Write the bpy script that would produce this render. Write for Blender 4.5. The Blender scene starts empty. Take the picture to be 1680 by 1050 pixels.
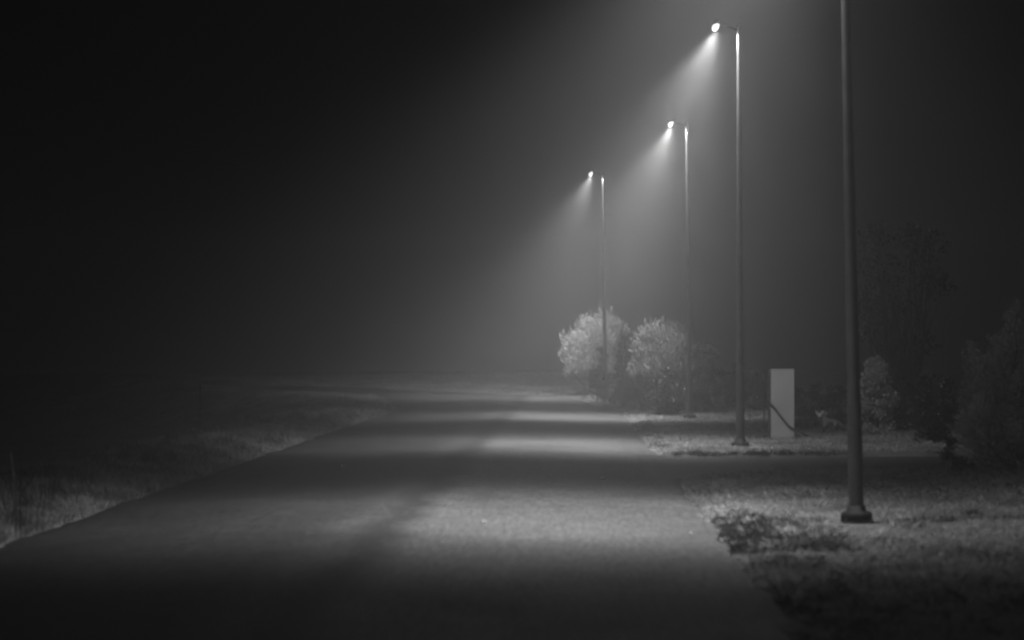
import bpy, bmesh, math, random
import numpy as np
from mathutils import Vector
R = math.radians
random.seed(7)
rng = np.random.default_rng(11)
sc = bpy.context.scene
col = sc.collection

# ---------------------------------------------------------------- helpers
F = 5000.0            # focal length in pixels of the 1680 px wide frame
VX, HY, CZ = 940.0, 574.0, 1.64


def at(px, py, d):    # pixel of the photo + distance along the road -> metres
    return ((px - VX) / F * d, d, CZ - (py - HY) / F * d)


def tag(o, label=None, cat=None, group=None, kind=None):
    if label: o['label'] = label
    if cat: o['category'] = cat
    if group: o['group'] = group
    if kind: o['kind'] = kind
    return o


def empty(name, loc, rz=0.0):
    o = bpy.data.objects.new(name, None)
    o.empty_display_size = 0.2
    o.location = loc
    o.rotation_euler = (0, 0, rz)
    col.objects.link(o)
    return o


def link(name, me, mat, parent=None, loc=None, smooth=False):
    o = bpy.data.objects.new(name, me)
    if mat: me.materials.append(mat)
    if parent: o.parent = parent
    if loc: o.location = loc
    if smooth:
        me.polygons.foreach_set('use_smooth', [True] * len(me.polygons))
    col.objects.link(o)
    return o


def from_bm(name, bm, mat, parent=None, loc=None, smooth=False):
    me = bpy.data.meshes.new(name)
    bmesh.ops.recalc_face_normals(bm, faces=bm.faces[:])
    bm.to_mesh(me); bm.free()
    return link(name, me, mat, parent, loc, smooth)


def np_mesh(name, V, n):      # V: (faces*n, 3) vertices, every n make a face
    nf = len(V) // n
    me = bpy.data.meshes.new(name)
    me.vertices.add(len(V))
    me.vertices.foreach_set('co', np.ascontiguousarray(V, dtype=np.float32).ravel())
    me.loops.add(len(V))
    me.loops.foreach_set('vertex_index', np.arange(len(V), dtype=np.int32))
    me.polygons.add(nf)
    me.polygons.foreach_set('loop_start', np.arange(0, len(V), n, dtype=np.int32))
    me.update(calc_edges=True)
    return me


def grid_mesh(name, X, Y, Z):
    ny, nx = X.shape
    me = bpy.data.meshes.new(name)
    V = np.stack([X, Y, Z], -1).reshape(-1, 3)
    idx = np.arange(nx * ny).reshape(ny, nx)
    Fc = np.stack([idx[:-1, :-1], idx[:-1, 1:], idx[1:, 1:], idx[1:, :-1]], -1).reshape(-1, 4)
    me.vertices.add(len(V)); me.vertices.foreach_set('co', V.astype(np.float32).ravel())
    me.loops.add(Fc.size); me.loops.foreach_set('vertex_index', Fc.astype(np.int32).ravel())
    me.polygons.add(len(Fc)); me.polygons.foreach_set('loop_start', np.arange(0, Fc.size, 4, dtype=np.int32))
    me.update(calc_edges=True)
    me.polygons.foreach_set('use_smooth', [True] * len(Fc))
    return me


def ring_tube(bm, pts, rads, seg=10, cap=True):
    rings = []
    for i, p in enumerate(pts):
        p = Vector(p)
        a = Vector(pts[max(0, i - 1)]); b = Vector(pts[min(len(pts) - 1, i + 1)])
        t = (b - a).normalized()
        u = t.cross(Vector((0, 1, 0)) if abs(t.y) < 0.9 else Vector((1, 0, 0))).normalized()
        v = t.cross(u)
        rings.append([bm.verts.new(p + (u * math.cos(k / seg * 2 * math.pi) + v * math.sin(k / seg * 2 * math.pi)) * rads[i]) for k in range(seg)])
    for r0, r1 in zip(rings[:-1], rings[1:]):
        for k in range(seg):
            bm.faces.new((r0[k], r0[(k + 1) % seg], r1[(k + 1) % seg], r1[k]))
    if cap:
        bm.faces.new(rings[0]); bm.faces.new(rings[-1])
    return bm


def box(bm, c, s, bev=0.0):
    r = bmesh.ops.create_cube(bm, size=1.0)
    for v in r['verts']:
        v.co = Vector((v.co.x * s[0] + c[0], v.co.y * s[1] + c[1], v.co.z * s[2] + c[2]))
    if bev:
        es = list({e for v in r['verts'] for e in v.link_edges})
        bmesh.ops.bevel(bm, geom=es, offset=bev, segments=2, affect='EDGES', profile=0.6)
    return bm


def material(name, lo, hi, scale=4.0, rough=0.8, detail=6, bump=0.0, bscale=60.0, metallic=0.0, spec=0.5,
             trans=0.0, rrange=None):
    m = bpy.data.materials.new(name); m.use_nodes = True
    nt = m.node_tree; n = nt.nodes; l = nt.links
    bs = n['Principled BSDF']
    tc = n.new('ShaderNodeTexCoord')
    nz = n.new('ShaderNodeTexNoise'); nz.inputs['Scale'].default_value = scale; nz.inputs['Detail'].default_value = detail
    l.new(tc.outputs['Object'], nz.inputs['Vector'])
    mr = n.new('ShaderNodeMapRange')
    mr.inputs['From Min'].default_value = 0.3; mr.inputs['From Max'].default_value = 0.7
    mr.inputs['To Min'].default_value = lo; mr.inputs['To Max'].default_value = hi
    l.new(nz.outputs['Fac'], mr.inputs['Value'])
    l.new(mr.outputs['Result'], bs.inputs['Base Color'])
    bs.inputs['Roughness'].default_value = rough
    bs.inputs['Metallic'].default_value = metallic
    bs.inputs['Specular IOR Level'].default_value = spec
    if rrange:
        m2 = n.new('ShaderNodeMapRange')
        m2.inputs['From Min'].default_value = 0.3; m2.inputs['From Max'].default_value = 0.7
        m2.inputs['To Min'].default_value = rrange[0]; m2.inputs['To Max'].default_value = rrange[1]
        l.new(nz.outputs['Fac'], m2.inputs['Value']); l.new(m2.outputs['Result'], bs.inputs['Roughness'])
    if bump:
        b = n.new('ShaderNodeBump'); b.inputs['Strength'].default_value = bump; b.inputs['Distance'].default_value = 0.02
        n2 = n.new('ShaderNodeTexNoise'); n2.inputs['Scale'].default_value = bscale; n2.inputs['Detail'].default_value = 4
        l.new(tc.outputs['Object'], n2.inputs['Vector'])
        l.new(n2.outputs['Fac'], b.inputs['Height']); l.new(b.outputs['Normal'], bs.inputs['Normal'])
    if trans:
        out = n['Material Output']
        t = n.new('ShaderNodeBsdfTranslucent'); mx = n.new('ShaderNodeMixShader')
        mx.inputs[0].default_value = trans
        l.new(mr.outputs['Result'], t.inputs['Color'])
        l.new(bs.outputs[0], mx.inputs[1]); l.new(t.outputs[0], mx.inputs[2]); l.new(mx.outputs[0], out.inputs['Surface'])
    return m


M = {}
M['straw'] = material('pale_dry_grass', 0.10, 0.42, scale=0.9, rough=0.8, trans=0.3, spec=0.1)
M['soil'] = material('grassy_soil', 0.08, 0.18, scale=1.3, rough=0.95, bump=0.8, bscale=14, spec=0.15)
M['grass'] = material('grass_blades', 0.2, 0.5, scale=0.9, rough=0.4, spec=0.5, trans=0.5)
M['weed'] = material('dark_weeds', 0.07, 0.22, scale=2.0, rough=0.75, spec=0.2, trans=0.15)
M['metal'] = material('galvanised_steel', 0.12, 0.16, scale=9, rough=0.38, metallic=0.5, bump=0.08, bscale=120)
M['castiron'] = material('dark_painted_iron', 0.01, 0.02, scale=12, rough=0.7, spec=0.2, bump=0.2, bscale=80)
M['housing'] = material('lamp_housing_paint', 0.10, 0.14, scale=12, rough=0.5, metallic=0.2)
M['white'] = material('chalky_white_paint', 0.30, 0.38, scale=2.2, rough=0.7, bump=0.1, bscale=40)
M['frame'] = material('dark_steel_frame', 0.03, 0.05, scale=10, rough=0.55)
M['black'] = material('black_box_paint', 0.012, 0.02, scale=10, rough=0.25)
M['chrome'] = material('bright_lock_metal', 0.7, 0.8, scale=10, rough=0.15, metallic=1.0)
M['cable'] = material('black_rubber_cable', 0.015, 0.02, scale=10, rough=0.6)
M['bark'] = material('bark', 0.04, 0.09, scale=12, rough=0.9, bump=0.6, bscale=40)
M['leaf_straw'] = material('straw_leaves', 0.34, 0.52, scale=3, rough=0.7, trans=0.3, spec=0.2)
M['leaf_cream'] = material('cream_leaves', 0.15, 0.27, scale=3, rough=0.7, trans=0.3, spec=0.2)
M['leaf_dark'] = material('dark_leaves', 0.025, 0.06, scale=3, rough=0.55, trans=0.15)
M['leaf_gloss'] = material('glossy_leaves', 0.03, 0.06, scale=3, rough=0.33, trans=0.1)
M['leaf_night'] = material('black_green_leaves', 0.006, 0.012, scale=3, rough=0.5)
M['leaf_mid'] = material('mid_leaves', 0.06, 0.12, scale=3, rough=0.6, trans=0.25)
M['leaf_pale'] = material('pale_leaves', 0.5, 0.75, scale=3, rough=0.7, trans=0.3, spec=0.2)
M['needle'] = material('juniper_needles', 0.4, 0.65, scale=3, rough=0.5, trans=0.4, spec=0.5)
M['stone'] = material('pale_stone', 0.28, 0.40, scale=6, rough=0.85, bump=0.5, bscale=20)
M['dead'] = material('dead_leaf', 0.6, 0.75, scale=20, rough=0.6, trans=0.5)
M['wood'] = material('weathered_wood', 0.08, 0.14, scale=12, rough=0.85, bump=0.3, bscale=60)
M['paper'] = material('white_paper', 0.7, 0.8, scale=8, rough=0.7)


def asphalt():
    m = bpy.data.materials.new('damp_asphalt'); m.use_nodes = True
    nt = m.node_tree; n = nt.nodes; l = nt.links
    bs = n['Principled BSDF']
    tc = n.new('ShaderNodeTexCoord')

    def noise(scale, detail, sx=1, sy=1, rough=0.5):
        mp = n.new('ShaderNodeMapping'); mp.inputs['Scale'].default_value = (sx, sy, 1)
        z = n.new('ShaderNodeTexNoise'); z.inputs['Scale'].default_value = scale; z.inputs['Detail'].default_value = detail
        z.inputs['Roughness'].default_value = rough
        l.new(tc.outputs['Object'], mp.inputs['Vector']); l.new(mp.outputs['Vector'], z.inputs['Vector'])
        return z.outputs['Fac']

    def mapr(v, a, b, c, d):
        r = n.new('ShaderNodeMapRange')
        for k, x in zip(('From Min', 'From Max', 'To Min', 'To Max'), (a, b, c, d)): r.inputs[k].default_value = x
        l.new(v, r.inputs['Value']); return r.outputs['Result']

    def math_(op, a, b):
        r = n.new('ShaderNodeMath'); r.operation = op
        for i, v in enumerate((a, b)):
            if isinstance(v, (int, float)): r.inputs[i].default_value = v
            else: l.new(v, r.inputs[i])
        return r.outputs[0]
    patch = mapr(noise(0.45, 5, 1.0, 0.4), 0.35, 0.65, 0.76, 1.18)     # long worn lanes
    mott = mapr(noise(2.2, 5), 0.3, 0.7, 0.92, 1.08)
    grain = mapr(noise(48, 4), 0.3, 0.7, 0.35, 1.65)
    c = math_('MULTIPLY', math_('MULTIPLY', patch, mott), math_('MULTIPLY', math_('MULTIPLY', grain, mapr(noise(26, 3, 1.0, 0.07), 0.3, 0.7, 0.72, 1.28)), 0.074))
    # dark wavering seam along the middle of the road
    sx = n.new('ShaderNodeSeparateXYZ'); l.new(tc.outputs['Object'], sx.inputs[0])
    wob = mapr(noise(0.5, 3), 0, 1, -0.25, 0.25)
    xx = math_('ABSOLUTE', math_('ADD', math_('ADD', sx.outputs['X'], 1.62), wob), 0)
    seam = mapr(xx, 0.05, 0.32, 0.52, 1.0)
    c = math_('MULTIPLY', c, seam)
    lane = mapr(math_('ADD', math_('ADD', sx.outputs['X'], 1.62), wob), -0.7, 0.35, 0.44, 1.05)   # older, darker left lane, deepened to carry the lamps' fall-off in its colour
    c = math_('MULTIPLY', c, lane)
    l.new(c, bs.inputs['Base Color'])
    l.new(mapr(noise(0.9, 4, 1, 0.4), 0.3, 0.7, 0.75, 0.9), bs.inputs['Roughness'])
    bs.inputs['Specular IOR Level'].default_value = 0.08
    b = n.new('ShaderNodeBump'); b.inputs['Strength'].default_value = 0.5; b.inputs['Distance'].default_value = 0.006
    l.new(noise(70, 3), b.inputs['Height'])
    b2 = n.new('ShaderNodeBump'); b2.inputs['Strength'].default_value = 0.6; b2.inputs['Distance'].default_value = 0.03
    l.new(noise(0.8, 3, 1, 0.6), b2.inputs['Height']); l.new(b.outputs['Normal'], b2.inputs['Normal'])
    l.new(b2.outputs['Normal'], bs.inputs['Normal'])
    return m


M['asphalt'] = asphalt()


# ---------------------------------------------------------------- terrain functions
def sstep(a, b, x):
    t = np.clip((np.asarray(x, float) - a) / (b - a), 0, 1)
    return t * t * (3 - 2 * t)


def wob(x, y, s=1.0):
    return (np.sin(x * 1.7 * s + 0.6 * y * s + 1.3) + np.sin(2.9 * s * x - 1.1 * s * y + 0.4) + np.sin(0.7 * s * x + 2.3 * s * y + 2.1)
            + 0.6 * np.sin(5.3 * s * x + 3.1 * s * y) + 0.6 * np.sin(-4.1 * s * x + 4.7 * s * y + 1.0)) / 4.2


def shift(y):          # the road bends to the left beyond the third lamp
    y = np.asarray(y, float)
    t = np.maximum(y - 78, 0)
    u = np.maximum(y - 96, 0)
    return -0.0035 * t * t - 0.05 * np.minimum(u, 10) ** 2


def RZ(y):             # long profile of the road
    y = np.asarray(y, float)
    return (-0.03 * sstep(80, 86, y) * (1 - sstep(90, 96, y)) + 0.13 * sstep(90, 99, y) + 0.44 * sstep(100, 117, y) - 2.0 * sstep(134, 190, y))


EL, ER = -4.87, 1.34


def edge_r(y): return ER + 0.10 * wob(np.asarray(y, float), 3.0, 0.9) + 0.05 * wob(np.asarray(y, float), 9.0, 3.1)
def edge_l(y): return EL + 0.08 * wob(np.asarray(y, float), 7.0, 0.7) + 0.05 * wob(np.asarray(y, float), 2.0, 2.7)


def dr_near(x): return 38.9 + 0.9 * (np.maximum(x - 1.3, 0)) ** 0.9 - 1.9 * np.exp(-np.maximum(x - 1.0, 0) / 0.32) + 0.12 * wob(x, 1.0, 1.4)
def dr_far(x): return 46.8 + 0.12 * (x - 1.3) + 0.8 * np.exp(-np.maximum(x - 1.2, 0) / 0.3) + 0.10 * wob(x, 5.0, 1.1)


def in_drive(x, y, m=0.0):
    return (x > 1.0) & (x < 13) & (y > dr_near(x) - m) & (y < dr_far(x) + m)


def ground_z(x, y):
    x = np.asarray(x, float); y = np.asarray(y, float)
    xr = x - shift(y)
    z = RZ(y) + 0.0 * x
    n = wob(x, y, 1.0); n2 = wob(x + 30, y - 12, 2.6)
    # right verge and lawn
    right = sstep(ER + 0.02, ER + 0.35, xr)
    lawn = 0.025 + 0.028 * n * sstep(1.6, 2.4, xr) + 0.015 * n2
    for bx, by in ((2.68, 28.9), (2.77, 50.6), (2.76, 72.2)):
        lawn = lawn * (1 - np.exp(-((x - bx) / 0.4) ** 2 - ((y - by + 0.5) / 1.2) ** 2))
    lawn = lawn + 0.05 * sstep(46.9, 48.3, y) * (1 - sstep(49.0, 50.6, y)) + 0.10 * sstep(3.2, 6.0, xr) * sstep(46.9, 53, y)
    lawn = lawn + 0.03 * np.exp(-((x - 1.65) / 0.3) ** 2 - ((y - 26.8) / 2.2) ** 2)
    lawn = lawn + 0.13 * sstep(3.8, 5.2, x) * sstep(30, 36.5, y) * (1 - sstep(38.2, 39.8, y))
    z = z + right * lawn
    # left shoulder, then the bank drops away
    left = sstep(-EL + 0.02, -EL + 0.35, -xr)
    sh = 0.05 + 0.05 * n + 0.025 * n2 + 0.10 * np.exp(-((xr + 6.1) / 0.5) ** 2) * (1 - sstep(66, 84, y)) - 1.15 * sstep(6.5, 12.0, -xr + 0.5 * wob(y, 1.0, 0.5))
    z = z + left * sh
    # under the paving
    road = (xr > edge_l(y) + 0.04) & (xr < edge_r(y) - 0.04) & (y < 106.8)
    z = np.where(road, RZ(y) - 0.07, z)
    z = np.where(in_drive(x, y, -0.03) & (x > ER - 0.2), -0.06, z)
    return z


def road_z(x, y):
    xr = np.asarray(x, float) - shift(y)
    return RZ(y) + 0.075 * (1 - np.minimum(np.abs(xr + 1.7) / 3.1, 1.0)) + 0.012


# ---------------------------------------------------------------- ground, road, driveway
xs = np.unique(np.concatenate([np.linspace(-90, -12, 40), np.arange(-12, -4, 0.12), np.arange(-4, 1, 0.5), np.arange(1, 7, 0.09), np.linspace(7, 14, 40), np.linspace(14, 90, 40)]))
ys = np.unique(np.concatenate([np.linspace(-8, 14, 12), np.arange(14, 62, 0.13), np.arange(62, 135, 0.3), np.linspace(135, 330, 60)]))
X, Y = np.meshgrid(xs, ys)
g = link('ground', grid_mesh('ground', X, Y, ground_z(X, Y)), M['soil'])
tag(g, kind='structure')

ys = np.unique(np.concatenate([np.linspace(-6, 14, 20), np.arange(14, 107.1, 0.2)]))
us = np.concatenate([np.linspace(0, 0.06, 4), np.linspace(0.09, 0.91, 26), np.linspace(0.94, 1, 4)])
U, Y = np.meshgrid(us, ys)
XR = edge_l(Y) + (edge_r(Y) - edge_l(Y)) * U
X = XR + shift(Y)
Z = road_z(X, Y)
edge = (U < 1e-6) | (U > 1 - 1e-6)
Z = np.where(edge, Z - 0.05, Z)
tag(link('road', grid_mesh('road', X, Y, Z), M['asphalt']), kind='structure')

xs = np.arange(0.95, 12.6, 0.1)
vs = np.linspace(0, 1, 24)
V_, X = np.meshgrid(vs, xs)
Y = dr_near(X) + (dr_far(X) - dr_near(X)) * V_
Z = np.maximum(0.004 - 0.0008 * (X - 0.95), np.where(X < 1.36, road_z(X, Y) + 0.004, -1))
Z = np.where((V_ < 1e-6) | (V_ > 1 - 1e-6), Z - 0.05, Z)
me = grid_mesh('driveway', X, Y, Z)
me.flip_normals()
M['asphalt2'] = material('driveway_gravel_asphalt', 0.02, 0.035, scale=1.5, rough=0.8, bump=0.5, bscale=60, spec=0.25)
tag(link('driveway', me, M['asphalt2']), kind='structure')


# ---------------------------------------------------------------- grass
def blades(name, x, y, h, w, mat, lean=0.45, label=None, tris=True):
    n = len(x)
    z = ground_z(x, y) - 0.01
    a = rng.uniform(0, 2 * np.pi, n)
    dx, dy = np.cos(a) * w / 2, np.sin(a) * w / 2
    la = rng.uniform(0, 2 * np.pi, n); ll = h * lean * rng.uniform(0.1, 1.3, n)
    lx, ly = np.cos(la) * ll, np.sin(la) * ll
    p0 = np.stack([x - dx, y - dy, z], 1); p1 = np.stack([x + dx, y + dy, z], 1)
    mid = np.stack([x + lx * .35, y + ly * .35, z + h * 0.62], 1)
    d = np.stack([dx, dy, 0 * dx], 1) * 0.75
    tip = np.stack([x + lx, y + ly, z + h], 1)
    V = np.stack([p0, p1, mid + d, tip, mid - d], 1).reshape(-1, 3)
    me = np_mesh(name, V, 5)
    return link(name, me, mat)


def scatter(n, x0, x1, y0, y1, follow=False):
    # density falls with distance so that it stays even in the picture
    u = rng.uniform(0, 1, n)
    y = y0 * (y1 / y0) ** u
    x = rng.uniform(x0, x1, n)
    if follow: x = x + shift(y)
    return x, y


def patchy(x, y, s=1.0, k=0.5):
    nv = wob(x * s, y * s, 1.6) * 0.6 + wob(x * s + 50, y * s - 20, 4.3) * 0.4
    return nv


X, Y = [], []
# right lawn
x, y = scatter(150000, 1.25, 7.5, 16, 62)
xr = x - shift(y); k = (xr > edge_r(y) - 0.03) & ~in_drive(x, y, 0.02)
X1, Y1 = x[k], y[k]
x, y = scatter(30000, 1.25, 6.0, 62, 118, True)
X2, Y2 = x, y
# left verge
x, y = scatter(110000, -10.5, -4.8, 22, 112, True)
xr = x - shift(y); k = (xr < edge_l(y) + 0.12)
X3, Y3 = x[k], y[k]
# far rise behind the bend
x, y = scatter(60000, -16, 6, 99, 124)
xr = x - shift(y); k = (xr > edge_r(y)) | (xr < edge_l(y)) | (y > 107)
X4, Y4 = x[k], y[k]
x = np.concatenate([X1, X2, X3, X4]); y = np.concatenate([Y1, Y2, Y3, Y4])
for bx, by in ((2.68, 28.9), (2.77, 50.6), (2.76, 72.2), (1.0, 94.6)):
    k = (np.abs(x - bx) > 0.2) | (y > by + 0.2) | (y < by - 1.0); x, y = x[k], y[k]
p = patchy(x, y)
leftm = x - shift(y) < 0
h = np.where(leftm, 0.045 + 0.09 * np.clip(p + 0.2, 0, 1.2), 0.03 + 0.05 * np.clip(p + 0.3, 0, 1.2)) * rng.uniform(0.6, 1.5, len(x))
w = 0.006 + 0.00014 * y * rng.uniform(0.7, 1.5, len(x))
tag(blades('lawn_grass', x[~leftm], y[~leftm], h[~leftm], w[~leftm], M['grass'], 1.7), 'short lawn grass to the right of the road', 'grass', kind='stuff')
tag(blades('bank_grass', x[leftm], y[leftm], h[leftm], w[leftm], M['straw'], 0.7), 'longer pale grass on the bank left of the road', 'grass', kind='stuff')

# taller straggly weeds overhanging the right edge of the road, and tufts on the left bank
tx, ty, th = [], [], []
def tuft(cx, cy, r, hh, n, sx=1.0):
    rr = r * np.sqrt(rng.uniform(0, 1, n)); aa = rng.uniform(0, 2 * np.pi, n)
    tx.append(cx + rr * np.cos(aa) * sx); ty.append(cy + 1.6 * rr * np.sin(aa))
    th.append(hh * (1.05 - 0.6 * rr / r) * rng.uniform(0.5, 1.2, n))
for i in range(36):
    yy = 24.5 + 5.5 * rng.uniform() ** 0.9
    tuft(1.33 + 0.42 * rng.uniform() ** 1.6, yy, rng.uniform(0.05, 0.15), rng.uniform(0.05, 0.13), 110)
for i in range(170):
    yy = rng.uniform(24.5, 29.3); tuft(1.4 + 0.95 * rng.uniform() ** 1.3, yy, rng.uniform(0.1, 0.25), rng.uniform(0.04, 0.09), 120)
for i in range(110):
    yy = rng.uniform(17.0, 27.0); tuft(1.31 + 0.6 * rng.uniform() ** 1.4, yy, rng.uniform(0.05, 0.18), rng.uniform(0.03, 0.08), 60)
for i in range(26):
    yy = rng.uniform(50, 68); tuft(float(edge_r(yy)) + rng.uniform(-0.02, 0.3), yy, rng.uniform(0.1, 0.22), rng.uniform(0.06, 0.12), 120)
for i in range(14):
    yy = rng.uniform(20, 40); tuft(rng.uniform(1.9, 4.2), yy, rng.uniform(0.1, 0.3), rng.uniform(0.05, 0.09), 140)
for i in range(30):
    xx = rng.uniform(1.4, 4.4); tuft(xx, float(dr_far(xx)) + rng.uniform(0.02, 0.3), rng.uniform(0.08, 0.2), rng.uniform(0.05, 0.1), 120)
for i in range(150):
    yy = 24 * (75 / 24) ** rng.uniform(); tuft(rng.uniform(-6.9, -5.05) + float(shift(yy)), yy, rng.uniform(0.1, 0.25), rng.uniform(0.12, 0.26), 110)
tx, ty, th = map(np.concatenate, (tx, ty, th))
tag(blades('roadside_weeds', tx, ty, th, 0.008 + 0.0001 * ty, M['weed'], 0.6), 'darker tufted weeds along the road edges', 'weeds', kind='stuff')


# ---------------------------------------------------------------- vegetation
def leaf_mesh(name, P, D, L, W):
    """diamond leaves at P pointing along D, length L, width W"""
    n = len(P)
    D = D / np.maximum(np.linalg.norm(D, axis=1, keepdims=True), 1e-6)
    r = rng.normal(size=(n, 3)); S = np.cross(D, r); S /= np.maximum(np.linalg.norm(S, axis=1, keepdims=True), 1e-6)
    N = np.cross(D, S)
    L = np.asarray(L).reshape(-1, 1) * np.ones((n, 1)); W = np.asarray(W).reshape(-1, 1) * np.ones((n, 1))
    a = P; b = P + D * L * .45 + S * W * .5 + N * W * 0.15; c = P + D * L; d = P + D * L * .45 - S * W * .5 + N * W * 0.15
    return np_mesh(name, np.stack([a, b, c, d], 1).reshape(-1, 3), 4)


def shrub(name, loc, rx, ry, h, mat, label, cat, clumps=26, leaves=260, ls=0.05, group=None, stem=0.12, base=0.25,
          spread=0.3, up=0.4, seed=1, barkm='bark', shape='round', crad=0.03, thin=0.5):
    global rng
    keep = rng; rng = np.random.default_rng(seed)
    root = tag(empty(name, loc), label, cat, group)
    cs = []
    k = 0
    while len(cs) < clumps and k < 5000:
        k += 1
        if shape == 'dome':
            q = rng.normal(size=3); q /= np.linalg.norm(q)
            if q[2] < -0.55: continue
            q *= rng.uniform(0.1, 1) ** 0.4 * (1 + 0.10 * math.sin(5 * math.atan2(q[1], q[0]) + seed) * abs(q[2]))
            zc = h * (base + 1) / 2
            cs.append((q[0] * rx, q[1] * ry, zc + q[2] * h * (1 - base) / 2)); continue
        t = rng.uniform(0, 1); a = rng.uniform(0, 2 * np.pi)
        if shape == 'round':
            prof = math.sqrt(max(0, 1 - (2 * t - 1) ** 2)) * 0.85 + 0.1
        elif shape == 'cone':
            prof = (1 - t) ** 0.8 * 0.95 + 0.06
        else:
            prof = (math.sin(math.pi * min(1, t * 0.7 + 0.28)) ** 0.7)
        rr = prof * (rng.uniform(0.15, 1) ** 0.45)
        cs.append((math.cos(a) * rr * rx, math.sin(a) * rr * ry, h * (base + (1 - base) * t) * rng.uniform(0.84, 1.1)))
    cs = np.array(cs)
    bm = bmesh.new()
    for c in cs[:min(len(cs), 34)]:
        o = np.array([rng.normal() * crad, rng.normal() * crad, 0])
        m1 = np.array([c[0] * .3, c[1] * .3, c[2] * 0.45]) + rng.normal(size=3) * 0.04 * h
        ring_tube(bm, [tuple(o + [0, 0, -0.05]), tuple(o + (m1 - o) * .5), tuple(m1), tuple(c)],
                  [0.02 * h, 0.014 * h, 0.009 * h, 0.003 * h], 5)
    from_bm('trunk' if 'tree' in name else 'stem', bm, M[barkm], root, smooth=True)
    P, D = [], []
    for c in cs:
        n = int(leaves * rng.uniform(0.5, 1.4))
        r = spread * min(rx, ry, h / 2) * rng.uniform(0.6, 1.35)
        q = rng.normal(size=(n, 3)); q /= np.linalg.norm(q, axis=1, keepdims=True)
        q *= (rng.uniform(0, 1, (n, 1)) ** 0.5) * r * np.array([1, 1, 0.8])
        pts = c + q
        d = q / max(r, 1e-3) + rng.normal(size=(n, 3)) * 0.6 + np.array([0, 0, up]) + c / max(rx, h) * (0.4 if shape != 'dome' else 1.6)
        P.append(pts); D.append(d)
    P = np.concatenate(P); D = np.concatenate(D)
    ok = P[:, 2] > 0.0
    P, D = P[ok], D[ok]
    L = ls * rng.uniform(0.6, 1.4, len(P))
    if shape == 'dome': L = L * np.where(rng.uniform(0, 1, len(P)) < 0.2, 2.6, 1.0)
    me = leaf_mesh('crown', P, D, L, L * thin)
    link('crown' if 'tree' in name else 'foliage', me, mat, root)
    rng = keep
    return root


def gz(x, y): return float(ground_z(np.array(x), np.array(y)))
def spot(px, d): x = (px - VX) / F * d; return (x, d, gz(x, d))


PB = 'pale bushes behind the farthest lamp post'
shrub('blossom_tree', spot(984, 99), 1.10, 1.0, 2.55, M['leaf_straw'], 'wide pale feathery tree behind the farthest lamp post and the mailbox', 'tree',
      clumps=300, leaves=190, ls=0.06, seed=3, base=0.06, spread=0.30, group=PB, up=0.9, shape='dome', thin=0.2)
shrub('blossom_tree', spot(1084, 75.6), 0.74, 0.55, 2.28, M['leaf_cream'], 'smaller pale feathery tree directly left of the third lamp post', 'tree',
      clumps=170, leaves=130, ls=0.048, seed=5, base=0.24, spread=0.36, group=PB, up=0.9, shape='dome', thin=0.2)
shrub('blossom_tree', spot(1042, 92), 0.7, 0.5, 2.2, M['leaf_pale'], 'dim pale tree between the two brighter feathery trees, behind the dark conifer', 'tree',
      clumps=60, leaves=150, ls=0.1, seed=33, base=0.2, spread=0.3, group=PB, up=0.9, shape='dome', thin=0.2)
shrub('conifer', spot(1026, 88), 0.40, 0.42, 2.0, M['leaf_dark'], 'dark pointed conifer standing in front of the pale trees', 'conifer',
      clumps=60, leaves=240, ls=0.07, seed=6, base=0.03, spread=0.3, shape='cone', up=0.9)
shrub('bush', spot(1060, 80), 0.42, 0.4, 1.2, M['leaf_dark'], 'dark bush between the pointed conifer and the third lamp post', 'bush',
      clumps=34, leaves=200, ls=0.06, seed=7, base=0.08)
shrub('bush', spot(1098, 74.2), 0.5, 0.45, 1.15, M['leaf_gloss'], 'dark glossy bush below the loose pale tree, touching the third lamp post', 'bush',
      clumps=36, leaves=210, ls=0.06, seed=8, base=0.05)
shrub('bush', spot(1152, 77), 0.42, 0.5, 1.85, M['leaf_dark'], 'very dark upright bush just right of the third lamp post', 'bush',
      clumps=36, leaves=240, ls=0.06, seed=9, base=0.05)
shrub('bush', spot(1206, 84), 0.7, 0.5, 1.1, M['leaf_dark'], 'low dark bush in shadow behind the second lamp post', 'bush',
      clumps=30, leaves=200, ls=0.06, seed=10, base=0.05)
shrub('bush', spot(986, 95.6), 0.20, 0.25, 1.62, M['leaf_dark'], 'narrow dark shrub directly behind the mailbox', 'bush',
      clumps=16, leaves=150, ls=0.06, seed=12, base=0.3)
# behind the white cabinet
shrub('bush', spot(1325, 60), 0.36, 0.4, 0.85, M['leaf_mid'], 'low dim bush just right of the white cabinet', 'bush',
      clumps=26, leaves=200, ls=0.045, seed=13, base=0.05)
shrub('bush', spot(1374, 61), 0.36, 0.4, 0.82, M['leaf_gloss'], 'low dark bush directly behind the fox', 'bush',
      clumps=26, leaves=200, ls=0.045, seed=14, base=0.05)
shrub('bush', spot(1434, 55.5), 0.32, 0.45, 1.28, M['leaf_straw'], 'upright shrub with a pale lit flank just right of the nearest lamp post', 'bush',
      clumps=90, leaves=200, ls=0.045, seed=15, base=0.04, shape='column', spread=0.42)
shrub('bush', spot(1482, 57), 0.48, 0.5, 1.12, M['leaf_dark'], 'dark rounded bush right of the shrub with the pale flank', 'bush',
      clumps=40, leaves=240, ls=0.045, seed=16, base=0.04)
shrub('broadleaf_tree', spot(1475, 66), 1.1, 1.0, 4.6, M['leaf_night'], 'tall dark tree with a few glinting leaves right of the nearest lamp post', 'tree',
      clumps=34, leaves=80, ls=0.10, seed=17, base=0.35, spread=0.36, crad=0.02)
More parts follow.
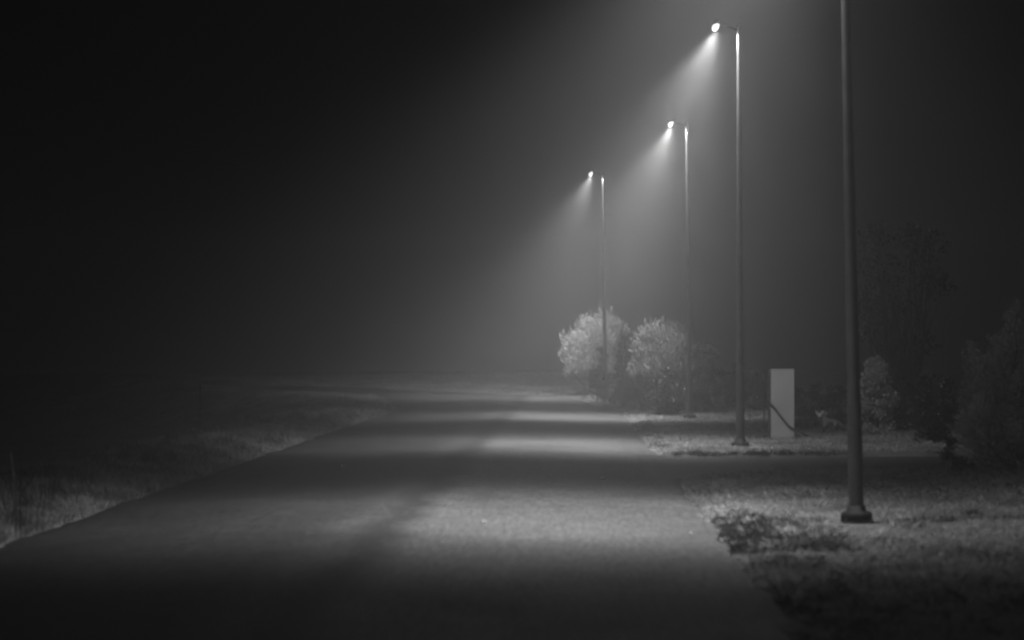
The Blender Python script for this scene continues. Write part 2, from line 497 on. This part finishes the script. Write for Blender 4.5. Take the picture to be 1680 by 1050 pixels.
shrub('bush', spot(1528, 50), 0.50, 0.45, 1.02, M['leaf_gloss'], 'dark bush with small glinting leaves left of the large juniper', 'bush',
      clumps=34, leaves=110, ls=0.06, seed=18, base=0.05)
shrub('flowering_plant', spot(1580, 38.0), 0.30, 0.25, 0.42, M['leaf_mid'], 'low loose plant at the left foot of the large juniper', 'plant',
      clumps=22, leaves=110, ls=0.035, seed=19, base=0.05)


def juniper(loc, r, h, label, seed):
    global rng
    keep = rng; rng = np.random.default_rng(seed)
    root = tag(empty('juniper', loc), label, 'juniper')
    bm = bmesh.new()
    P, D = [], []
    for i in range(150):
        a = rng.uniform(0, 2 * np.pi)
        t = rng.uniform(0, 1) ** 0.9
        ang = R(8 + 62 * (1 - t) ** 1.1) * rng.uniform(0.75, 1.1)
        ln = h * (0.55 + 0.45 * t) * rng.uniform(0.7, 1.0)
        if i < 9: ln = h * rng.uniform(1.0, 1.22); ang = R(rng.uniform(2, 15))
        p = np.array([rng.normal() * .08 * r, rng.normal() * .08 * r, 0.02])
        dirv = np.array([math.cos(a) * math.sin(ang), math.sin(a) * math.sin(ang), math.cos(ang)])
        pts = [p]
        n = 7
        for k in range(n):
            dirv = dirv + np.array([0, 0, 0.09]) + rng.normal(size=3) * 0.09
            dirv /= np.linalg.norm(dirv)
            p = p + dirv * ln / n
            pts.append(p)
        pts = np.array(pts)
        hr = np.hypot(pts[:, 0], pts[:, 1])
        sc_ = np.minimum(1, r * 1.05 / np.maximum(hr, 1e-3)); pts[:, 0] *= sc_; pts[:, 1] *= sc_
        if i < 60:
            ring_tube(bm, [tuple(q) for q in pts], list(np.linspace(0.014, 0.003, n + 1)), 5)
        # short side sprays with needles
        m = 520
        tt = rng.uniform(0.18, 1.0, m) * n
        i0 = np.minimum(tt.astype(int), n - 1); f = (tt - i0)[:, None]
        b = pts[i0] * (1 - f) + pts[i0 + 1] * f
        ax = pts[i0 + 1] - pts[i0]; ax /= np.linalg.norm(ax, axis=1, keepdims=True)
        sp = 0.12 * (1.15 - tt / n)[:, None]
        off = rng.normal(size=(m, 3)) * sp
        P.append(b + off); D.append(ax * 0.9 + off / 0.1 * .6 + rng.normal(size=(m, 3)) * .35)
    from_bm('stem', bm, M['bark'], root, smooth=True)
    P = np.concatenate(P); D = np.concatenate(D); ok = P[:, 2] > 0
    P, D = P[ok], D[ok]
    L = 0.045 * rng.uniform(.6, 1.5, len(P))
    link('foliage', leaf_mesh('foliage', P, D, L, L * .3), M['needle'], root)
    rng = keep
    return root


juniper(spot(1658, 37.5), 0.58, 1.78, 'large bushy juniper with upright shoots at the right edge of the picture', 21)


def stem_plant(name, loc, n, hh, spreadr, mat, label, cat, seed, w=0.012, droop=0.5, group=None):
    """a tuft of arching blades"""
    r2 = np.random.default_rng(seed)
    bm = bmesh.new()
    for i in range(n):
        a = r2.uniform(0, 2 * np.pi); L = hh * r2.uniform(0.7, 1.15); o = r2.uniform(0.1, 1) * spreadr
        prev = None
        for k in range(7):
            t = k / 6
            rad = spreadr * 0.15 + o * t ** 1.6
            z = L * (t - droop * t ** 3)
            c = Vector((math.cos(a) * rad, math.sin(a) * rad, z))
            s = Vector((-math.sin(a), math.cos(a), 0)) * w * (1 - t * 0.85)
            cur = (bm.verts.new(c - s), bm.verts.new(c + s))
            if prev: bm.faces.new((prev[0], prev[1], cur[1], cur[0]))
            prev = cur
    me = bpy.data.meshes.new(name); bm.to_mesh(me); bm.free()
    o = link(name, me, mat, None, loc)
    return tag(o, label, cat, group)


for i, (px, d, hh, lab) in enumerate([(30, 27, 1.1, 'faint tall reeds standing at the far left edge of the picture'),
                                      (75, 31, 0.7, 'shorter faint reeds just right of the tallest reeds on the left bank')]):
    stem_plant('reed_clump', spot(px, d), 14, hh, 0.5, M['leaf_dark'], lab, 'reeds', 50 + i, w=0.005, droop=0.35, group='reeds on the left bank')


# fox standing on the grass behind the nearest lamp post, head turned to the camera
def fur():
    m = bpy.data.materials.new('fox_fur'); m.use_nodes = True
    nt = m.node_tree; n = nt.nodes; l = nt.links; bs = n['Principled BSDF']
    tc = n.new('ShaderNodeTexCoord'); sp = n.new('ShaderNodeSeparateXYZ'); l.new(tc.outputs['Object'], sp.inputs[0])
    nz = n.new('ShaderNodeTexNoise'); nz.inputs['Scale'].default_value = 35; l.new(tc.outputs['Object'], nz.inputs['Vector'])
    ad = n.new('ShaderNodeMath'); ad.operation = 'MULTIPLY_ADD'; ad.inputs[1].default_value = 0.05; l.new(nz.outputs['Fac'], ad.inputs[0]); l.new(sp.outputs['Z'], ad.inputs[2])
    r1 = n.new('ShaderNodeValToRGB'); e = r1.color_ramp.elements
    e[0].position = 0.13; e[0].color = (0.025, 0.025, 0.025, 1)
    e[1].position = 0.20; e[1].color = (0.30, 0.30, 0.30, 1)
    x = e.new(0.33); x.color = (0.24, 0.24, 0.24, 1)
    x = e.new(0.37); x.color = (0.50, 0.50, 0.50, 1)
    l.new(ad.outputs[0], r1.inputs[0]); l.new(r1.outputs[0], bs.inputs['Base Color'])
    bs.inputs['Roughness'].default_value = 0.85; bs.inputs['Specular IOR Level'].default_value = 0.1
    b = n.new('ShaderNodeBump'); b.inputs['Strength'].default_value = 0.7; b.inputs['Distance'].default_value = 0.01
    n2 = n.new('ShaderNodeTexNoise'); n2.inputs['Scale'].default_value = 120; l.new(tc.outputs['Object'], n2.inputs['Vector'])
    l.new(n2.outputs['Fac'], b.inputs['Height']); l.new(b.outputs['Normal'], bs.inputs['Normal'])
    return m


def fox():
    x, y, z = at(1360, 717, 56.8)
    z = gz(x, y)
    root = tag(empty('fox', (x, y, z)), 'fox standing on the grass with ears raised, head turned towards the camera', 'fox')
    root.rotation_euler = (0, 0, R(12)); root.scale = (0.92, 0.92, 0.92)
    nodes, edges = [], []

    def chain(start, pts):
        p = start
        for co_ in pts:
            nodes.append(co_); edges.append((p, len(nodes) - 1)) if p is not None else None
            p = len(nodes) - 1
        return p
    chain(None, [(.15, .09, .265, .062)])                                     # pelvis = root
    ch = chain(0, [(.07, .06, .25, .060), (-.02, .03, .245, .068), (-.10, -.01, .25, .072)])
    nk = chain(ch, [(-.165, -.05, .30, .050), (-.215, -.085, .345, .046)])
    chain(nk, [(-.245, -.125, .362, .054), (-.255, -.165, .348, .026), (-.262, -.205, .335, .014)])   # skull, muzzle, nose
    hd = nk + 1
    chain(hd, [(-.285, -.115, .405, .026), (-.315, -.112, .445, .018), (-.332, -.110, .478, .005)])   # ears
    chain(hd, [(-.205, -.115, .405, .026), (-.178, -.112, .442, .018), (-.160, -.110, .474, .005)])
    chain(ch, [(-.125, -.055, .185, .034), (-.135, -.050, .125, .021), (-.150, -.060, .060, .014), (-.152, -.062, .018, .013), (-.160, -.090, .010, .013)])
    chain(ch, [(-.095, .035, .185, .034), (-.090, .040, .125, .021), (-.098, .030, .060, .014), (-.100, .028, .018, .013), (-.110, .002, .010, .013)])
    chain(0, [(.135, .035, .195, .044), (.110, .020, .145, .028), (.168, .055, .090, .016), (.158, .050, .018, .013), (.148, .022, .010, .013)])
    chain(0, [(.185, .130, .195, .044), (.165, .125, .145, .028), (.222, .150, .090, .016), (.212, .146, .018, .013), (.202, .118, .010, .013)])
    chain(0, [(.215, .135, .25, .024), (.275, .175, .19, .036), (.325, .205, .125, .042), (.360, .225, .075, .026), (.375, .235, .05, .008)])
    me = bpy.data.meshes.new('body')
    me.from_pydata([q[:3] for q in nodes], edges, [])
    o = link('body', me, fur(), root)
    md = o.modifiers.new('skin', 'SKIN'); md.use_smooth_shade = True
    for i, q in enumerate(nodes):
        sv = me.skin_vertices[0].data[i]; sv.radius = (q[3], q[3]); sv.use_root = (i == 0)
    sb = o.modifiers.new('sub', 'SUBSURF'); sb.levels = 2; sb.render_levels = 2
    for ex in (-.275, -.232):
        bm = bmesh.new(); bmesh.ops.create_uvsphere(bm, u_segments=10, v_segments=8, radius=0.008)
        for v in bm.verts: v.co += Vector((ex, -.168, .372))
        from_bm('eye', bm, M['black'], o, smooth=True)
    bm = bmesh.new(); bmesh.ops.create_uvsphere(bm, u_segments=10, v_segments=8, radius=0.010)
    for v in bm.verts: v.co += Vector((-.263, -.220, .337))
    from_bm('nose', bm, M['black'], o, smooth=True)
fox()


# ---------------------------------------------------------------- street lamps
def lamp_light(power):
    ld = bpy.data.lights.new('lamp_light', 'POINT')
    ld.energy = power
    ld.shadow_soft_size = 0.05
    ld.use_nodes = True
    nt = ld.node_tree; n = nt.nodes; l = nt.links
    em = n['Emission']
    tc = n.new('ShaderNodeTexCoord')
    sp = n.new('ShaderNodeSeparateXYZ'); l.new(tc.outputs['Normal'], sp.inputs[0])

    def mth(op, *v):
        r = n.new('ShaderNodeMath'); r.operation = op
        for i, x in enumerate(v):
            if isinstance(x, (int, float)): r.inputs[i].default_value = x
            else: l.new(x, r.inputs[i])
        return r.outputs[0]

    def ss(v, a, b, lo, hi):
        r = n.new('ShaderNodeMapRange'); r.interpolation_type = 'SMOOTHSTEP'
        for k, x in zip(('From Min', 'From Max', 'To Min', 'To Max'), (a, b, lo, hi)): r.inputs[k].default_value = x
        l.new(v, r.inputs['Value']); return r.outputs['Result']
    down = mth('MULTIPLY', sp.outputs['Z'], -1.0)
    side = mth('MULTIPLY', sp.outputs['X'], -1.0)           # + towards the road
    phi = mth('ARCTAN2', side, down)
    th = mth('ABSOLUTE', mth('SUBTRACT', mth('ARCTAN2', sp.outputs['Y'], down), R(AIM)))
    road = ss(phi, R(29), R(57), 1.0, 0.0)
    bb = ss(phi, R(-44), R(-2), 0.028, BACK)
    back = mth('ADD', bb, ss(phi, R(-13), R(27), 0.0, 1.0 - BACK))
    backcut = ss(phi, R(-88), R(-68), 0.0, 1.0)
    lng = ss(th, R(17), R(57), 1.0, 0.06)
    f = mth('MULTIPLY', mth('MULTIPLY', road, lng), mth('MULTIPLY', back, backcut))
    polar = mth('ARCCOSINE', down)
    f = mth('ADD', f, ss(polar, R(70), R(86), SPILL, 0.0005))
    l.new(f, em.inputs['Strength'])
    return ld


AIM, BACK, SPILL = 6.0, 0.14, 0.010
POWER = 9800.0
m = bpy.data.materials.new('lit_lamp_bowl'); m.use_nodes = True
b_ = m.node_tree.nodes['Principled BSDF']
b_.inputs['Base Color'].default_value = (.8, .8, .8, 1)
b_.inputs['Emission Color'].default_value = (1, 1, 1, 1)
b_.inputs['Emission Strength'].default_value = 1.8
M['bowl'] = m


def street_lamp():
    root = empty('street_lamp', (0, 0, 0))
    H = 7.0
    bm = bmesh.new()
    zs = [-0.1, 0.0, 1.1, 1.16, 3.0, 5.0, 6.97, 7.0]
    rs = [0.072, 0.072, 0.069, 0.062, 0.052, 0.042, 0.033, 0.028]
    ring_tube(bm, [(0, 0, z) for z in zs], rs, 20)
    pole = from_bm('pole', bm, M['metal'], root, smooth=True)
    bm = bmesh.new()
    ring_tube(bm, [(0, 0, 0.0), (0, 0, 0.085), (0, 0, 0.11), (0, 0, 0.12), (0, 0, 0.17)], [0.15, 0.15, 0.135, 0.092, 0.085], 20)
    col_ = from_bm('base_collar', bm, M['castiron'], root, smooth=True)
    bm = bmesh.new(); box(bm, (0.01, 0, 0.01), (0.30, 0.30, 0.03), 0.008)
    pl = from_bm('base_plate', bm, M['castiron'], root)
    for sx in (-1, 1):
        for sy in (-1, 1):
            bm = bmesh.new(); ring_tube(bm, [(0.01 + sx * .122, sy * .122, 0.02), (0.01 + sx * .122, sy * .122, 0.055)], [0.013, 0.013], 6)
            from_bm('bolt', bm, M['metal'], pl)
    # arm
    bm = bmesh.new()
    ring_tube(bm, [(0.0, 0, 6.93), (-0.08, 0, 6.975), (-0.18, 0, 7.0), (-0.26, 0, 7.02)], [0.02, 0.016, 0.014, 0.014], 10)
    from_bm('arm', bm, M['castiron'], root, smooth=True)
    bm = bmesh.new(); ring_tube(bm, [(0, 0, 6.995), (0, 0, 7.03), (0, 0, 7.045)], [0.036, 0.034, 0.01], 16)
    from_bm('pole_cap', bm, M['housing'], root, smooth=True)
    # head: shallow shell open underneath, seen from below
    bm = bmesh.new()
    N = 20
    prof = [(0.0, 0.07), (0.5, 0.06), (0.85, 0.04), (1.0, 0.01), (1.02, -0.015), (0.96, -0.015), (0.90, 0.0)]
    rings = []
    for f, z in prof:
        ring = []
        for k in range(N):
            a = k / N * 2 * math.pi
            ex = 0.085 * (1 + 0.0 * math.cos(a))
            ring.append(bm.verts.new((-0.38 + ex * f * math.cos(a), 0.13 * f * math.sin(a), 7.06 + z - 0.06 * f * math.cos(a) * -1 * 0.4)) if f > 0 else None)
        rings.append(ring)
    top = bm.verts.new((-0.38, 0, 7.06 + 0.07))
    for k in range(N):
        bm.faces.new((top, rings[1][k], rings[1][(k + 1) % N]))
    for r0, r1 in zip(rings[1:-1], rings[2:]):
        for k in range(N):
            bm.faces.new((r0[k], r1[k], r1[(k + 1) % N], r0[(k + 1) % N]))
    hd = from_bm('lamp_head', bm, M['housing'], root, smooth=True)
    md = hd.modifiers.new('t', 'SOLIDIFY'); md.thickness = 0.006
    # glowing bowl
    bm = bmesh.new()
    rings = []
    bmesh.ops.create_uvsphere(bm, u_segments=20, v_segments=12, radius=0.056)
    ca, sa = math.cos(R(38)), math.sin(R(38))
    for v in bm.verts:      # drop-shaped globe, tipped towards the road
        a_, b_ = v.co.x * 1.35, v.co.z * 0.95 * (1 - 3.0 * v.co.x)
        v.co = Vector((a_ * ca - b_ * sa * 0.6 - 0.385, v.co.y * 1.0, a_ * sa * 0.9 + b_ * ca + 7.0))
    from_bm('lamp_bowl', bm, M['bowl'], hd, smooth=True)
    lo = bpy.data.objects.new('lamp_light', lamp_light(POWER)); col.objects.link(lo)
    lo.location = (-0.39, 0, 6.925); lo.parent = root
    return root


def copy_tree(o, parent=None):
    c = o.copy(); col.objects.link(c); c.parent = parent
    for ch in list(o.children): copy_tree(ch, c)
    return c


lamp0 = street_lamp()
spots = [(1404, 858, 28.9, -1.15, 'nearest lamp post, its head above the picture, standing on the right lawn'),
         (1214, 736, 50.6, -0.15, 'second lamp post from the front, brightest lit head, left of the white cabinet'),
         (1131, 688, 72.2, -0.45, 'third lamp post, rising beside the dark bushes'),
         (993, 655, 94.6, -0.5, 'farthest and smallest lamp post, rising beside the mailbox')]
for i, (px, py, d, lean, lab) in enumerate(spots):
    o = lamp0 if i == 0 else None
    if o is None:
        o = copy_tree(lamp0)
    x, y, z = at(px, py, d)
    o.location = (x, y, z)
    o.rotation_euler = (0, R(lean), 0)
    tag(o, lab, 'street lamp', 'lamp posts along the right side of the road')
    for ch in o.children:       # keep the optic level although the post leans a little
        if ch.type == 'LIGHT': ch.rotation_euler = (R(21) if d > 90 else R(-5) if d < 30 else 0, -R(lean), 0)


# ---------------------------------------------------------------- white cabinet, black box, cable
def cabinet():
    x, y, z = spot(1282, 55.0)
    z = CZ - (722 - HY) / F * y
    root = tag(empty('cabinet', (x, y, z)), 'tall narrow white cabinet standing in the grass right of the second lamp post', 'cabinet')
    bm = bmesh.new(); box(bm, (0.0, 0.0, 0.63), (0.425, 0.34, 1.30), 0.012); from_bm('body', bm, M['white'], root)
    bm = bmesh.new(); box(bm, (0.0, 0.0, 1.283), (0.435, 0.35, 0.010), 0.003); from_bm('lid', bm, M['white'], root)
    bm = bmesh.new(); box(bm, (-0.235, -0.16, 0.62), (0.045, 0.06, 1.32), 0.004); from_bm('edge_post', bm, M['frame'], root)
    return root
cabinet()


def black_box():
    x, y, z = spot(1244, 54.8)
    z = CZ - (722 - HY) / F * y
    root = tag(empty('meter_box', (x, y, z)), 'black box with small bright fittings on thin legs beside the white cabinet', 'meter box')
    bm = bmesh.new(); box(bm, (0.0, 0.0, 0.90), (0.24, 0.22, 0.72), 0.02); from_bm('body', bm, M['black'], root)
    bm = bmesh.new(); box(bm, (0.02, -0.115, 0.92), (0.17, 0.012, 0.56), 0.004)
    dr = from_bm('door', bm, M['black'], root)
    for (cx, cz, r) in ((-0.06, 0.98, 0.010), (-0.035, 0.78, 0.016), (0.085, 0.88, 0.012), (-0.04, 0.62, 0.010)):
        bm = bmesh.new(); bmesh.ops.create_uvsphere(bm, u_segments=10, v_segments=6, radius=r)
        for v in bm.verts: v.co += Vector((cx, -0.128, cz))
        from_bm('knob', bm, M['chrome'], dr, smooth=True)
    bm = bmesh.new(); box(bm, (0.085, -0.127, 1.10), (0.018, 0.012, 0.16), 0.003)
    from_bm('latch', bm, M['chrome'], dr)
    for px_ in (-0.155, 0.10):
        bm = bmesh.new(); ring_tube(bm, [(px_, 0.02, -0.06), (px_, 0.02, 0.56 if px_ > 0 else 0.62)], [0.010, 0.010], 8)
        from_bm('leg', bm, M['frame'], root)
    bm = bmesh.new(); box(bm, (-0.135, 0.02, 0.60), (0.06, 0.03, 0.02)); from_bm('bracket', bm, M['frame'], root)
black_box()
d = 54.805
pts = [at(1262, 660, d), at(1272, 671, d), at(1283, 686, d), at(1294, 699, d), at(1303, 704, d), at(1312, 708, d - .1), at(1322, 714, d - .1), at(1331, 722, d - .1)]
bm = bmesh.new(); ring_tube(bm, [tuple(p - q for p, q in zip(pt, pts[-1])) for pt in pts], [0.013] * 8, 8)
# passes in front of the cabinet face (its face lies 0.17 m nearer the road)
tag(from_bm('cable', bm, M['cable'], None, pts[-1], True), 'thick dark cable running diagonally down across the white cabinet to the ground', 'cable')


# ---------------------------------------------------------------- mailbox
def mailbox():
    x, y, z = at(980, 660, 93.0)
    z = gz(x, y)
    root = tag(empty('mailbox', (x, y, z)), 'dark mailbox on two short posts left of the farthest lamp post', 'mailbox')
    bm = bmesh.new()
    prof = [(-0.25, 0.42), (-0.25, 0.86), (-0.20, 0.98), (-0.08, 1.04), (0.08, 1.04), (0.20, 0.98), (0.25, 0.86), (0.25, 0.42)]
    f0 = [bm.verts.new((px, -0.16, pz)) for px, pz in prof]; f1 = [bm.verts.new((px, 0.16, pz)) for px, pz in prof]
    bm.faces.new(f0); bm.faces.new(f1)
    for k in range(8): bm.faces.new((f0[k], f0[(k + 1) % 8], f1[(k + 1) % 8], f1[k]))
    body = from_bm('body', bm, M['black'], root)
    bm = bmesh.new(); box(bm, (0, -0.168, 0.90), (0.36, 0.012, 0.05), 0.003); from_bm('slot_flap', bm, M['frame'], body)
    for px_ in (0.0, 0.22):
        bm = bmesh.new(); box(bm, (px_, 0.0, 0.18), (0.06, 0.06, 0.52), 0.006); from_bm('post', bm, M['wood'], root)
    bm = bmesh.new(); box(bm, (-0.12, -0.05, 1.052), (0.16, 0.18, 0.012)); box(bm, (-0.05, -0.02, 1.13), (0.03, 0.14, 0.14), 0.004)
    tag(from_bm('newspaper', bm, M['paper'], None, (x, y, z)), 'small pale folded paper lying on top of the dark mailbox', 'newspaper')
mailbox()


# ---------------------------------------------------------------- small debris
def leaf_obj(px, py, size, label, mat='dead', curl=0.3, rz=0.0):
    d = F * (CZ - 0.06) / (py - HY)
    x = (px - VX) / F * d
    on_road = float(edge_l(d)) < x - float(shift(d)) < float(edge_r(d))
    z = (float(road_z(x, d)) if on_road else gz(x, d) + 0.03) + 0.004
    bm = bmesh.new()
    c = bm.verts.new((0, 0, 0)); rim = []
    for k in range(14):
        a = k / 14 * 2 * math.pi
        r = size * (0.6 + 0.4 * abs(math.cos(a * 2.5))) * (1.2 if k == 0 else 1)
        rim.append(bm.verts.new((r * math.cos(a), 0.8 * r * math.sin(a), curl * size * (0.5 + 0.5 * math.sin(a * 2 + px)) + curl * size * abs(math.sin(a)))))
    for k in range(14): bm.faces.new((c, rim[k], rim[(k + 1) % 14]))
    me = bpy.data.meshes.new('fallen_leaf'); bm.to_mesh(me); bm.free()
    o = link('fallen_leaf', me, M[mat], None, (x, d, z)); o.rotation_euler = (0, 0, rz)
    md = o.modifiers.new('t', 'SOLIDIFY'); md.thickness = 0.002
    return tag(o, label, 'leaf', 'pale leaves fallen on the road')


for a in [(990, 783, 0.035, 'brightest pale curled leaf lying on the road near the driveway mouth'),
          (563, 765, 0.035, 'small pale leaf on the left half of the road'),
          (795, 858, 0.022, 'tiny pale leaf near the middle of the lit road'),
          (1128, 930, 0.016, 'tiny leaf on the dim road near the right edge, left of a brighter leaf'),
          (1157, 938, 0.022, 'small bright leaf on the dim road close to the dark weeds'),
          (1205, 908, 0.035, 'larger pale leaf at the foot of the dark weeds on the right road edge'),
          (1219, 922, 0.028, 'pale leaf just below the larger one by the dark weeds'),
          (1152, 956, 0.014, 'lowest tiny leaf on the dim right side of the road'),
          (1134, 868, 0.02, 'small dull leaf on the lit road left of the dark weeds')]:
    leaf_obj(a[0], a[1], a[2], a[3], curl=0.4, rz=a[0])


def rock(name, loc, s, label, cat, seed, group=None):
    r2 = random.Random(seed)
    bm = bmesh.new(); bmesh.ops.create_icosphere(bm, subdivisions=3, radius=1)
    ph = [r2.uniform(0, 6) for _ in range(6)]
    for v in bm.verts:
        f = 1 + 0.14 * math.sin(3 * v.co.x + ph[0]) + 0.12 * math.sin(4 * v.co.y + ph[1]) + 0.1 * math.sin(5 * v.co.z + ph[2]) + 0.05 * math.sin(11 * v.co.x + 7 * v.co.y + ph[3])
        v.co = Vector((v.co.x * s[0], v.co.y * s[1], v.co.z * s[2])) * f
    return tag(from_bm(name, bm, M['stone'], None, loc, True), label, cat, group)


G = 'pale flat stones on the left road edge'
for i, (px, py, w, lab) in enumerate([(424, 747, 0.10, 'leftmost and lowest pale flat stone at the left road edge'),
                                      (440, 742, 0.17, 'largest pale flat stone at the left road edge'),
                                      (460, 741, 0.11, 'rightmost pale flat stone at the left road edge')]):
    d = F * 1.6 / (py - HY); x = (px - VX) / F * d
    rock('flat_stone', (x, d, gz(x, d) + 0.02), (w, w * 0.9, 0.045), lab, 'stone', i + 3, G)

# thin stake beyond the left bank
x, y, z = spot(327, 60)
bm = bmesh.new(); ring_tube(bm, [(0, 0, -0.2), (0.01, 0, 0.6), (0, 0, 0.95)], [0.02, 0.018, 0.014], 8)
tag(from_bm('wooden_stake', bm, M['wood'], None, (x, y, z), True), 'thin faint stake standing beyond the left bank', 'stake')

# ---------------------------------------------------------------- haze
bm = bmesh.new(); box(bm, (0, 160, 5.5), (186, 350, 17.0))
hz = from_bm('haze', bm, None); tag(hz, 'thin night mist hanging over the whole road', 'haze', kind='stuff')
m = bpy.data.materials.new('mist'); m.use_nodes = True
nt = m.node_tree; nt.nodes.remove(nt.nodes['Principled BSDF'])
pv = nt.nodes.new('ShaderNodeVolumePrincipled')
pv.inputs['Color'].default_value = (0.95, 0.95, 0.95, 1)
pv.inputs['Density'].default_value = 0.0049
pv.inputs['Anisotropy'].default_value = 0.35
nt.links.new(pv.outputs[0], nt.nodes['Material Output'].inputs['Volume'])
hz.data.materials.append(m)

# ---------------------------------------------------------------- night sky
w = bpy.data.worlds.new('World'); sc.world = w; w.use_nodes = True
nt = w.node_tree; n = nt.nodes; l = nt.links
sky = n.new('ShaderNodeTexSky'); sky.sky_type = 'NISHITA'; sky.sun_disc = False
sky.sun_elevation = R(-4.0); sky.sun_rotation = R(200)
bw = n.new('ShaderNodeRGBToBW'); l.new(sky.outputs[0], bw.inputs[0])
l.new(bw.outputs[0], n['Background'].inputs['Color'])
n['Background'].inputs['Strength'].default_value = 0.58

# ---------------------------------------------------------------- camera
cam = bpy.data.cameras.new('camera'); co = bpy.data.objects.new('camera', cam); col.objects.link(co)
cam.sensor_width = 36.0; cam.lens = F / 1680 * 36.0
cam.clip_start = 0.1; cam.clip_end = 2000
co.location = (0, 0, CZ)
co.rotation_euler = (R(90) + math.atan((HY - 525) / F), 0, math.atan((VX - 840) / F))
cam.dof.use_dof = True; cam.dof.focus_distance = 56.0; cam.dof.aperture_fstop = 2.0
sc.camera = co

sc.view_settings.view_transform = 'Standard'; sc.view_settings.look = 'None'
sc.view_settings.exposure = 0.0; sc.view_settings.gamma = 1.0
sc.cycles.max_bounces = 5; sc.cycles.diffuse_bounces = 2; sc.cycles.glossy_bounces = 2
sc.cycles.volume_bounces = 0; sc.cycles.transmission_bounces = 2; sc.cycles.transparent_max_bounces = 4
sc.cycles.sample_clamp_indirect = 3.0
sc.cycles.pixel_filter_type = 'BLACKMAN_HARRIS'; sc.cycles.filter_width = 2.5
sc.cycles.use_denoising = True
